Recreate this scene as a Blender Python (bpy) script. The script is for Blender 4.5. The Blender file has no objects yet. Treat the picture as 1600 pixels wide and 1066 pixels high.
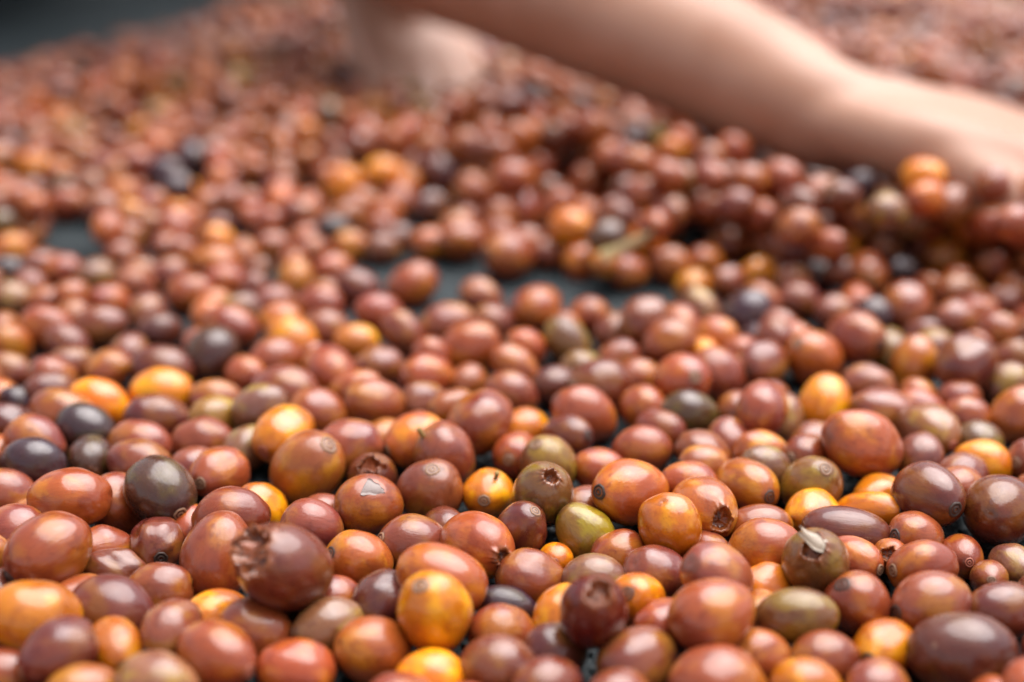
import bpy, bmesh, math, random
import numpy as np
from mathutils import Vector, Matrix

# ------------------------------------------------------------------ camera, sky, sun, exposure
SC = bpy.context.scene
COL = SC.collection
CAM_H, PITCH, LENS = 0.178, 22.8, 50.0          # metres, degrees down, mm (36 mm sensor)
FOCUS, FSTOP = 0.325, 4.6
PW, PH = 1600.0, 1066.0
FPX = PW * LENS / 36.0

cd = bpy.data.cameras.new('camera')
cam = bpy.data.objects.new('camera', cd); COL.objects.link(cam)
cam.location = (0, 0, CAM_H)
cam.rotation_euler = (math.radians(90 - PITCH), 0, 0)
cd.sensor_width = 36; cd.lens = LENS; cd.clip_start = 0.005; cd.clip_end = 200
cd.dof.use_dof = True; cd.dof.focus_distance = FOCUS; cd.dof.aperture_fstop = FSTOP
cd.dof.aperture_blades = 0
SC.camera = cam

SUN_EL, SUN_AZ = 68.0, 46.0                      # azimuth clockwise from +Y (away from the camera)
w = bpy.data.worlds.new('World'); SC.world = w; w.use_nodes = True
wn, wl = w.node_tree.nodes, w.node_tree.links
sky = wn.new('ShaderNodeTexSky'); sky.sky_type = 'NISHITA'; sky.sun_disc = False
sky.sun_elevation = math.radians(SUN_EL); sky.sun_rotation = math.radians(SUN_AZ)
sky.air_density = 1.0; sky.dust_density = 3.0; sky.ozone_density = 1.0
hs = wn.new('ShaderNodeHueSaturation'); hs.inputs['Saturation'].default_value = 0.34
wl.new(sky.outputs[0], hs.inputs['Color'])
wl.new(hs.outputs[0], wn['Background'].inputs[0])
wn['Background'].inputs[1].default_value = 0.05

sd = bpy.data.lights.new('sun', 'SUN'); sd.energy = 1.5; sd.angle = math.radians(70); sd.color = (1, .97, .955)
so = bpy.data.objects.new('sun', sd); COL.objects.link(so)
el, az = math.radians(SUN_EL), math.radians(SUN_AZ)
sdir = Vector((math.sin(az) * math.cos(el), math.cos(az) * math.cos(el), math.sin(el)))
so.rotation_euler = sdir.to_track_quat('Z', 'Y').to_euler(); so.location = sdir * 3

SC.view_settings.view_transform = 'Standard'; SC.view_settings.look = 'None'
SC.view_settings.exposure = 2.08; SC.view_settings.gamma = 1
SC.view_settings.use_curve_mapping = False

# ------------------------------------------------------------------ pixel <-> world helpers
pr = math.radians(PITCH)
RIGHT = np.array([1., 0, 0]); FWD = np.array([0, math.cos(pr), -math.sin(pr)]); UP = np.array([0, math.sin(pr), math.cos(pr)])
CAMP = np.array([0, 0, CAM_H])
def ray(px, py): return FWD + (px - PW / 2) / FPX * RIGHT - (py - PH / 2) / FPX * UP     # depth 1
def P(px, py, Z): return CAMP + ray(px, py) * Z
def on_plane(px, py, z):
    r = ray(px, py); return (z - CAM_H) / r[2]
def project(p):
    d = np.asarray(p) - CAMP
    Z = d @ FWD
    return PW / 2 + FPX * (d @ RIGHT) / Z, PH / 2 - FPX * (d @ UP) / Z, Z

rng = np.random.default_rng(7); random.seed(7)

# ------------------------------------------------------------------ node helpers and materials
class NT:
    def __init__(s, name):
        s.m = bpy.data.materials.new(name); s.m.use_nodes = True
        s.n, s.l = s.m.node_tree.nodes, s.m.node_tree.links
        s.b = s.n['Principled BSDF']
    def new(s, t, **kw):
        n = s.n.new(t)
        for k, v in kw.items(): setattr(n, k, v)
        return n
    def put(s, sock, v):
        if isinstance(v, bpy.types.NodeSocket): s.l.new(v, sock)
        else: sock.default_value = v
    def math(s, op, a, b=0.0, c=0.0, clamp=False):
        n = s.new('ShaderNodeMath', operation=op, use_clamp=clamp)
        s.put(n.inputs[0], a); s.put(n.inputs[1], b); s.put(n.inputs[2], c); return n.outputs[0]
    def mix(s, f, a, b, mode='MIX'):
        n = s.new('ShaderNodeMix', data_type='RGBA', blend_type=mode)
        s.put(n.inputs[0], f); s.put(n.inputs[6], a); s.put(n.inputs[7], b); return n.outputs[2]
    def ramp(s, v, a, b, lo=0.0, hi=1.0, smooth=True):
        n = s.new('ShaderNodeMapRange', interpolation_type='SMOOTHSTEP' if smooth else 'LINEAR')
        s.put(n.inputs[0], v); n.inputs[1].default_value = a; n.inputs[2].default_value = b
        n.inputs[3].default_value = lo; n.inputs[4].default_value = hi; return n.outputs[0]
    def noise(s, vec, scale, detail=3, rough=.55):
        n = s.new('ShaderNodeTexNoise'); s.put(n.inputs['Vector'], vec)
        n.inputs['Scale'].default_value = scale; n.inputs['Detail'].default_value = detail
        n.inputs['Roughness'].default_value = rough; return n.outputs['Fac']
    def vmul(s, v, k):
        n = s.new('ShaderNodeVectorMath', operation='MULTIPLY'); s.put(n.inputs[0], v); n.inputs[1].default_value = k
        return n.outputs[0]
    def vadd(s, v, k):
        n = s.new('ShaderNodeVectorMath', operation='ADD'); s.put(n.inputs[0], v); s.put(n.inputs[1], k); return n.outputs[0]
    def attr(s, name): return s.new('ShaderNodeAttribute', attribute_name=name)
    def set(s, **kw):
        for k, v in kw.items(): s.put(s.b.inputs[k.replace('_', ' ')], v)

def cherry_material(name, per_object):
    t = NT(name)
    lc = t.attr('lc').outputs['Vector']              # position on the fruit, -1..1, z along its axis
    if per_object:
        oi = t.new('ShaderNodeObjectInfo'); colr, rnd = oi.outputs['Color'], oi.outputs['Random']
    else:
        colr, rnd = t.attr('fruit_color').outputs['Color'], t.attr('rnd').outputs['Fac']
    off = t.new('ShaderNodeCombineXYZ')
    t.put(off.inputs[0], t.math('MULTIPLY', rnd, 61.0)); t.put(off.inputs[1], t.math('MULTIPLY', rnd, 37.0)); t.put(off.inputs[2], t.math('MULTIPLY', rnd, 91.0))
    v = t.vadd(lc, off.outputs[0])
    sep = t.new('ShaderNodeSeparateXYZ'); t.put(sep.inputs[0], lc); z = sep.outputs[2]
    n1 = t.noise(v, 1.1, 2, .5)
    n2 = t.noise(t.vadd(v, (7.3, 2.1, 4.4)), 2.3, 4, .6)
    st = t.noise(t.vmul(v, (9, 9, 1.1)), 1.0, 3, .6)          # streaks that run from end to end
    fine = t.noise(v, 26, 2, .6)
    dark = t.mix(1.0, colr, (.58, .40, .38, 1), 'MULTIPLY')
    warm = t.mix(1.0, colr, (1.28, 1.85, .80, 1), 'MULTIPLY')
    cool = t.mix(1.0, colr, (.72, .62, 1.05, 1), 'MULTIPLY')
    n0 = t.noise(t.vadd(v, (11.3, 5.1, 8.4)), .75, 2, .5)
    c = t.mix(t.ramp(n1, .36, .54, 0, 1), warm, colr)
    c = t.mix(t.ramp(n0, .50, .66, 0, .9), c, cool)
    c = t.mix(t.ramp(n2, .52, .70, 0, .68), c, dark)
    c = t.mix(t.ramp(st, .50, .76, 0, .35), c, dark)
    c = t.mix(t.ramp(fine, .56, .74, 0, .10), c, t.mix(1.0, colr, (1.35, 1.25, 1.2, 1), 'MULTIPLY'))
    # both ends: a tan-brown cap where the flower and the stalk sat
    endw = t.math('ADD', t.math('ABSOLUTE', z), t.math('MULTIPLY', t.math('SUBTRACT', n2, .5), .16))
    c = t.mix(t.ramp(endw, .93, 1.0, 0, .75), c, t.mix(.5, dark, (.10, .055, .035, 1)))
    # scattered pin-head spots
    vo = t.new('ShaderNodeTexVoronoi'); t.put(vo.inputs['Vector'], v); vo.inputs['Scale'].default_value = 5.5
    spot = t.math('MULTIPLY', t.ramp(vo.outputs['Distance'], .05, .13, 1, 0), t.ramp(t.noise(v, 1.9, 1), .50, .62))
    c = t.mix(t.math('MULTIPLY', spot, .45), c, (.035, .015, .012, 1))
    # a dry corky scuff on some of them
    sc_ = t.math('MULTIPLY', t.ramp(t.noise(t.vmul(t.vadd(v, (3, 9, 1)), (1.6, 1.6, .7)), 1.5, 5, .7), .67, .71), t.ramp(fine, .40, .55))
    c = t.mix(t.math('MULTIPLY', sc_, .6), c, (.24, .13, .075, 1))
    inn = t.attr('inner').outputs['Fac']
    wetm = t.noise(v, 5.5, 4)
    innc = t.mix(t.ramp(wetm, .35, .65), (.30, .075, .018, 1), (.10, .026, .010, 1))
    c = t.mix(inn, c, innc)
    rim = t.attr('rim').outputs['Fac']
    c = t.mix(t.math('MULTIPLY', rim, t.ramp(st, .3, .6, .35, .9)), c, (.26, .075, .018, 1))
    bmp = t.new('ShaderNodeBump'); bmp.inputs['Strength'].default_value = .19; bmp.inputs['Distance'].default_value = .0005
    h = t.math('ADD', t.math('MULTIPLY', fine, .35), t.math('MULTIPLY', st, 1.0))
    h = t.math('ADD', h, t.math('MULTIPLY', sc_, .5)); h = t.math('ADD', h, t.math('MULTIPLY', n2, .9))
    t.put(bmp.inputs['Height'], h)
    t.set(Base_Color=c, Normal=bmp.outputs[0],
          Roughness=t.math('ADD', t.math('ADD', t.ramp(n2, .3, .7, .13, .26), t.math('MULTIPLY', t.math('FRACT', t.math('MULTIPLY', rnd, 7.7)), .14)), t.math('MULTIPLY', sc_, .3)),
          IOR=1.5, Specular_IOR_Level=.42, Coat_Weight=t.ramp(n1, .38, .6, .30, .55), Coat_Roughness=.10, Coat_IOR=1.5)
    if per_object:
        t.set(Subsurface_Weight=.07, Subsurface_Radius=(1.0, .28, .10), Subsurface_Scale=.0022)
    return t.m

M_FRUIT = cherry_material('cherry skin', True)
M_MASS = cherry_material('cherry skin spread', False)

def simple(name, c1, c2, scale, rough=.6, bump=.2, bdist=.0004, **kw):
    t = NT(name); tc = t.new('ShaderNodeTexCoord').outputs['Object']
    n = t.noise(tc, scale, 4, .6)
    t.set(Base_Color=t.mix(t.ramp(n, .35, .65), (*c1, 1), (*c2, 1)), Roughness=rough)
    b = t.new('ShaderNodeBump'); b.inputs['Strength'].default_value = bump; b.inputs['Distance'].default_value = bdist
    t.put(b.inputs['Height'], n); t.set(Normal=b.outputs[0]); t.set(**kw)
    return t.m
def scar_material(name, dark, light):
    t = NT(name); lc = t.attr('lc').outputs['Vector']
    ln = t.new('ShaderNodeVectorMath', operation='LENGTH'); t.put(ln.inputs[0], t.vmul(lc, (1, 1, 0)))
    r = ln.outputs['Value']                       # 0 centre, 1 edge
    n = t.noise(lc, 6, 4, .7)
    k = t.math('ADD', t.math('MULTIPLY', t.math('SINE', t.math('MULTIPLY', r, 13.0)), .5), .5)
    c = t.mix(t.math('MULTIPLY', k, t.ramp(n, .3, .7, .5, 1)), (*light, 1), (*dark, 1))
    t.set(Base_Color=c, Roughness=.55); return t.m
M_SCAR = scar_material('ringed scar', (.020, .009, .006), (.30, .16, .09))
M_SCAR_RED = scar_material('ringed scar red', (.085, .016, .010), (.38, .11, .06))
M_SCAR_DARK = scar_material('dark tip', (.012, .007, .006), (.05, .024, .016))
M_FLAP_PALE = simple('dry pale peel', (.34, .25, .17), (.45, .36, .27), 300, .4, .3, Transmission_Weight=.12)
M_FLAP_RED = simple('amber peel', (.36, .085, .012), (.20, .036, .008), 300, .45, .3, Transmission_Weight=.15)
M_FLAP_GREY = simple('silvery peel', (.15, .10, .085), (.24, .18, .16), 260, .22, .2)
M_STEM = simple('dry stalk', (.38, .24, .06), (.22, .12, .04), 500, .7, .4)
M_LEAF = simple('dry olive leaf', (.22, .16, .05), (.28, .18, .08), 120, .7, .3)
def skin_material():
    t = NT('skin'); tc = t.new('ShaderNodeTexCoord').outputs['Object']
    n = t.noise(tc, 26, 3); f = t.noise(tc, 420, 3, .6)
    c = t.mix(t.ramp(n, .35, .65), (.37, .175, .106, 1), (.43, .225, .148, 1))
    c = t.mix(t.ramp(f, .4, .7, 0, .25), c, (.37, .17, .11, 1))
    b = t.new('ShaderNodeBump'); b.inputs['Strength'].default_value = .25; b.inputs['Distance'].default_value = .0005
    t.put(b.inputs['Height'], f)
    t.set(Base_Color=c, Roughness=.46, Normal=b.outputs[0], Subsurface_Weight=.2, Subsurface_Radius=(1, .35, .18), Subsurface_Scale=.004)
    return t.m
M_SKIN = skin_material()
M_NAIL = simple('nail', (.55, .33, .25), (.60, .38, .30), 200, .3, .05)
M_BLACK = simple('black cotton', (.006, .006, .007), (.010, .010, .012), 900, .85, .4)
M_SHIRT = simple('dark cotton shirt', (.030, .032, .040), (.042, .044, .052), 700, .85, .4)
M_HAIR = simple('dark hair', (.008, .006, .005), (.016, .011, .009), 300, .4, .8)
M_EYE = simple('eye', (.6, .58, .55), (.65, .63, .6), 50, .1, .0)
def net_material(name, strand):
    t = NT(name); tc = t.new('ShaderNodeTexCoord').outputs['Object']
    n = t.noise(tc, 35, 4); f = t.noise(t.vmul(tc, (1, 1, 1)), 900, 2)
    c = t.mix(t.ramp(n, .35, .65), (.012, .019, .022, 1), (.020, .030, .034, 1))
    c = t.mix(t.ramp(f, .55, .75, 0, .35), c, (.030, .036, .037, 1))
    t.set(Base_Color=c, Roughness=.62, Specular_IOR_Level=.3)
    if not strand:
        wv = t.new('ShaderNodeTexWave', bands_direction='X'); t.put(wv.inputs['Vector'], tc); wv.inputs['Scale'].default_value = 105
        wv2 = t.new('ShaderNodeTexWave', bands_direction='Y'); t.put(wv2.inputs['Vector'], tc); wv2.inputs['Scale'].default_value = 105
        b = t.new('ShaderNodeBump'); b.inputs['Strength'].default_value = .7; b.inputs['Distance'].default_value = .0008
        t.put(b.inputs['Height'], t.math('ADD', wv.outputs['Fac'], wv2.outputs['Fac'])); t.set(Normal=b.outputs[0])
    return t.m
M_NET = net_material('shade net', False); M_STRAND = net_material('net strand', True)

# ------------------------------------------------------------------ mesh helpers
def mesh_from(name, V, F, mat, attrs=None, smooth=True):
    m = bpy.data.meshes.new(name)
    m.from_pydata([tuple(v) for v in V], [], [tuple(f) for f in F]); m.update()
    if smooth: m.polygons.foreach_set('use_smooth', np.ones(len(m.polygons), dtype=bool))
    if mat: m.materials.append(mat)
    for k, (typ, arr) in (attrs or {}).items():
        a = m.attributes.new(k, typ, 'POINT')
        a.data.foreach_set('value' if typ == 'FLOAT' else ('vector' if typ == 'FLOAT_VECTOR' else 'color'), np.asarray(arr, dtype=np.float32).ravel())
    return m
def add(name, mesh, parent=None, **props):
    o = bpy.data.objects.new(name, mesh); COL.objects.link(o)
    if parent is not None: o.parent = parent
    for k, v in props.items(): o[k] = v
    return o

def lathe_grid(nr, ns, closed_top=True):
    F = []
    for i in range(nr - 1):
        for j in range(ns):
            a = i * ns + j; b = i * ns + (j + 1) % ns
            F.append((a, b, b + ns, a + ns))
    return F
def lump(d, seed, k=1.0):
    """smooth low-frequency unevenness for direction array d (n,3)"""
    r = np.random.default_rng(seed); s = np.zeros(len(d))
    for f in (1.3, 2.1, 3.3, 4.6):
        for _ in range(3):
            q = r.normal(size=3); q /= np.linalg.norm(q); s += np.sin(d @ q * f * 2 + r.uniform(0, 6.28)) / f
    return s * k
def fruit_mesh(name, seed, p=2.15, egg=0.0, rough=.012, wrinkle=0.0, ns=40, nr=26, hole=0.0, jag=.25, lowpoly=False):
    """unit fruit: equator radius 1, half length 1, axis z. hole = polar angle (rad) of a torn mouth at +z"""
    th = np.arange(ns) / ns * 2 * math.pi
    r_ = np.random.default_rng(seed + 99)
    jit = np.zeros(ns)
    for k, amp in ((1, .9), (2, .8), (3, .6), (5, .5), (8, .4), (13, .35), (21, .3)):
        jit += amp * np.sin(k * th + r_.uniform(0, 6.28))
    V, inner, rimv = [], [], []
    def surf(ph, t, off=0.0):
        sp, cp = np.sin(ph), np.cos(ph)
        k = (np.abs(sp) ** p + np.abs(cp) ** p) ** (-1 / p)
        d = np.stack([sp * np.cos(t), sp * np.sin(t), cp], 1)
        tp = 1 - np.clip((cp - .90) / .07, 0, 1)
        rr = k * (1 + rough * tp * lump(d, seed) + wrinkle * np.sin(7 * t + 3 * np.sin(2 * ph + seed)) * sp ** 2 * .5 + wrinkle * .8 * lump(d, seed + 5) * .5)
        q = d * (rr + off)[:, None]
        q[:, :2] *= (1 + egg * q[:, 2:3])
        return q
    top = hole * (1 + jag * jit * .5) if hole else np.full(ns, .02)
    rows = nr
    for i in range(rows):
        f = i / (rows - 1)
        ph = math.pi - .02 - (math.pi - .02 - top) * f
        q = surf(ph, th)
        if not hole:
            # small puckered dimple at the stalk end
            dz = np.clip((ph - (math.pi - .22)) / .2, 0, 1); q[:, 2] += .05 * dz ** 1.5
        else:
            lift = np.clip((f - .9) / .1, 0, 1) ** 2 * .045 * np.clip(1 + jit, 0, 3)    # lips stand a little proud
            q *= (1 + lift)[:, None]
        V.append(q); inner.append(np.zeros(ns)); rimv.append(np.full(ns, max(0, (f - .93) / .07) if hole else 0))
    if hole:
        dk = max(.7, hole / .38)
        for i, (off, dp) in enumerate(((-.035, .98), (-.13, .95), (-.20, .75), (-.24, .5), (-.20, .2))):
            q = surf(top * dp, th, off * (dk if i else 1)) * (1 + (.03 * np.sin(5 * th + i * 2) if i > 1 else 0 * th))[:, None]; V.append(q)
            inner.append(np.full(ns, .5 if i == 0 else 1.0)); rimv.append(np.full(ns, .8 if i == 0 else 0.))
    n_rows = len(V); V = np.concatenate(V); inner = np.concatenate(inner); rimv = np.concatenate(rimv)
    F = lathe_grid(n_rows, ns)
    F.append(tuple(range(ns - 1, -1, -1))); F.append(tuple(range((n_rows - 1) * ns, n_rows * ns)))
    F = [f for f in F]
    return V, F, inner, rimv
def make_fruit(name, seed, **kw):
    V, F, inner, rimv = fruit_mesh(name, seed, **kw)
    return mesh_from(name, V, F, M_FRUIT, {'lc': ('FLOAT_VECTOR', V), 'inner': ('FLOAT', inner), 'rim': ('FLOAT', rimv)})

PLAIN = [make_fruit('cherry_body', s, p=pp, egg=e, rough=rg) for s, pp, e, rg in
         ((1, 1.90, .05, .012), (2, 2.0, -.06, .020), (3, 1.86, .09, .012), (4, 2.06, .0, .030), (5, 1.92, .06, .026),
          (6, 1.95, -.09, .016), (7, 1.88, .03, .024), (8, 2.02, .06, .034), (9, 1.94, -.03, .030), (10, 2.0, .0, .014))]
SHRUNK = [make_fruit('shrivelled_body', s, p=2.2, egg=.03, rough=.045, wrinkle=.045, ns=56, nr=34) for s in (21, 22, 23)]
HOLES = {}
def holed(size, seed, jag):
    k = (size, seed, jag)
    if k not in HOLES: HOLES[k] = make_fruit('torn_body', seed, p=2.15, egg=.02, rough=.016, ns=72, nr=34, hole=size, jag=jag)
    return HOLES[k]

def scar_mesh(name, mat, rad, seed, sunken=False):
    """ringed flower scar that follows the curvature of the fruit's +z end"""
    ns = 28
    prof = [(1.0, -.004), (.90, .014), (.78, .020), (.66, -.004), (.52, -.012), (.40, .004), (.26, .012), (.16, -.012 if not sunken else -.05), (.04, -.018 if not sunken else -.08)]
    th = np.arange(ns) / ns * 2 * math.pi; r_ = np.random.default_rng(seed)
    wob = 1 + .05 * np.sin(2 * th + r_.uniform(0, 6)) + .04 * np.sin(3 * th + r_.uniform(0, 6)) + .03 * np.sin(7 * th + r_.uniform(0, 6))
    V, L = [], []
    for f, dz in prof:
        rr = rad * f * wob
        base = (1 - rr ** 1.95) ** (1 / 1.95) + .006
        V.append(np.stack([rr * np.cos(th), rr * np.sin(th), base + dz], 1)); L.append(np.stack([f * np.cos(th), f * np.sin(th), 0 * th + seed], 1))
    V = np.concatenate(V); L = np.concatenate(L)
    F = lathe_grid(len(prof), ns); F.append(tuple(range((len(prof) - 1) * ns, len(prof) * ns)))
    return mesh_from(name, V, F, mat, {'lc': ('FLOAT_VECTOR', L)})
SCARS = {'s': [scar_mesh('ring_scar', M_SCAR, .23, s) for s in (1, 2, 3)], 'r': [scar_mesh('ring_scar', M_SCAR_RED, .21, 4)],
         'd': [scar_mesh('dark_scar', M_SCAR_DARK, .25, s, True) for s in (5, 6)], 'b': [scar_mesh('ring_scar', M_SCAR, .27, 7)]}

def flap_mesh(name, mat, length, width, curl, seed, thick=.03):
    """thin curling strip of peel with a ragged end; unit = fruit radius; starts at origin along +x, curls up in z"""
    nu, nv = 12, 7; r_ = np.random.default_rng(seed); V = []
    ph1, ph2 = r_.uniform(0, 6, 2)
    for s in (0, 1):
        for i in range(nu):
            u = i / (nu - 1)
            for j in range(nv):
                v = j / (nv - 1) * 2 - 1
                wd = width * (1 - .55 * u ** 2) * (1 + .12 * math.sin(9 * u + ph1))
                uu = u * (1 + .12 * math.sin(3 * v + ph2) * u + .08 * math.sin(11 * v + ph1) * u)
                a = curl * uu
                x = length * (math.sin(a) / curl if curl else uu); zc = length * ((1 - math.cos(a)) / curl if curl else 0)
                zz = zc - (.125 * width * width if curl < 0 else .18 * width) * v * v + (thick if s else 0)
                V.append((x, wd * v * .5, zz))
    F = []
    n = nu * nv
    for i in range(nu - 1):
        for j in range(nv - 1):
            a = i * nv + j
            F.append((a, a + 1, a + nv + 1, a + nv)[::-1]); F.append((n + a, n + a + 1, n + a + nv + 1, n + a + nv))
    edge = [i * nv for i in range(nu)] + [(nu - 1) * nv + j for j in range(1, nv)] + [i * nv + nv - 1 for i in range(nu - 2, -1, -1)] + [j for j in range(nv - 2, 0, -1)]
    for k in range(len(edge)):
        a, b = edge[k], edge[(k + 1) % len(edge)]; F.append((a, b, n + b, n + a))
    return mesh_from(name, V, F, mat)
def tube(pts, rads, ns=10, flat=None):
    """closed tapered tube through pts; flat = (axis vector, factor) squashes the section"""
    pts = [np.asarray(p, float) for p in pts]; V, F = [], []
    up = np.array([.13, .31, .94])
    for i, p in enumerate(pts):
        d = pts[min(i + 1, len(pts) - 1)] - pts[max(i - 1, 0)]; d /= np.linalg.norm(d) + 1e-12
        a = np.cross(d, up); a /= np.linalg.norm(a) + 1e-12; b = np.cross(d, a)
        for j in range(ns):
            t = j / ns * 2 * math.pi; q = (math.cos(t) * a + math.sin(t) * b) * rads[i]
            if flat is not None:
                f = np.asarray(flat[0], float); f = f / np.linalg.norm(f); q = q - f * (q @ f) * (1 - flat[1])
            V.append(p + q)
    F = lathe_grid(len(pts), ns); F.append(tuple(range(ns - 1, -1, -1))); F.append(tuple(range((len(pts) - 1) * ns, len(pts) * ns)))
    return V, F
# ------------------------------------------------------------------ the setting: shade net
def sheet():
    V = [(-6, -3, -.0012), (6, -3, -.0012), (6, 9, -.0012), (-6, 9, -.0012)]
    return add('drying_net', mesh_from('drying_net', V, [(0, 1, 2, 3)], M_NET, smooth=False), kind='structure', label='dark blue-grey shade net that the cherries dry on', category='net')
net = sheet()
def weave():
    V, F = [], []; pitch, wd = .0030, .00105
    def strip(fixed, lo, hi, along_x, par):
        n = int((hi - lo) / (pitch / 2)); base = len(V)
        for i in range(n + 1):
            s = lo + (hi - lo) * i / n; k = (s / pitch * math.pi)
            z = .0004 + .0005 * math.sin(k + (math.pi if par else 0)); 
            for e, dz in ((-wd, -.0002), (0, .0003), (wd, -.0002)):
                V.append((s, fixed + e, z + dz) if along_x else (fixed + e, s, z + dz))
        for i in range(n):
            for e in (0, 1):
                a = base + i * 3 + e; F.append((a, a + 3, a + 4, a + 1) if not along_x else (a, a + 1, a + 4, a + 3))
    i = 0; y = .10
    while y < .62: strip(y, -.24, .24, True, i % 2); y += pitch; i += 1
    i = 0; x = -.24
    while x < .24: strip(x, .10, .62, False, (i + 1) % 2); x += pitch; i += 1
    o = add('net_weave', mesh_from('net_weave', V, F, M_STRAND), net); o['kind'] = 'stuff'
weave()
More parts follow.
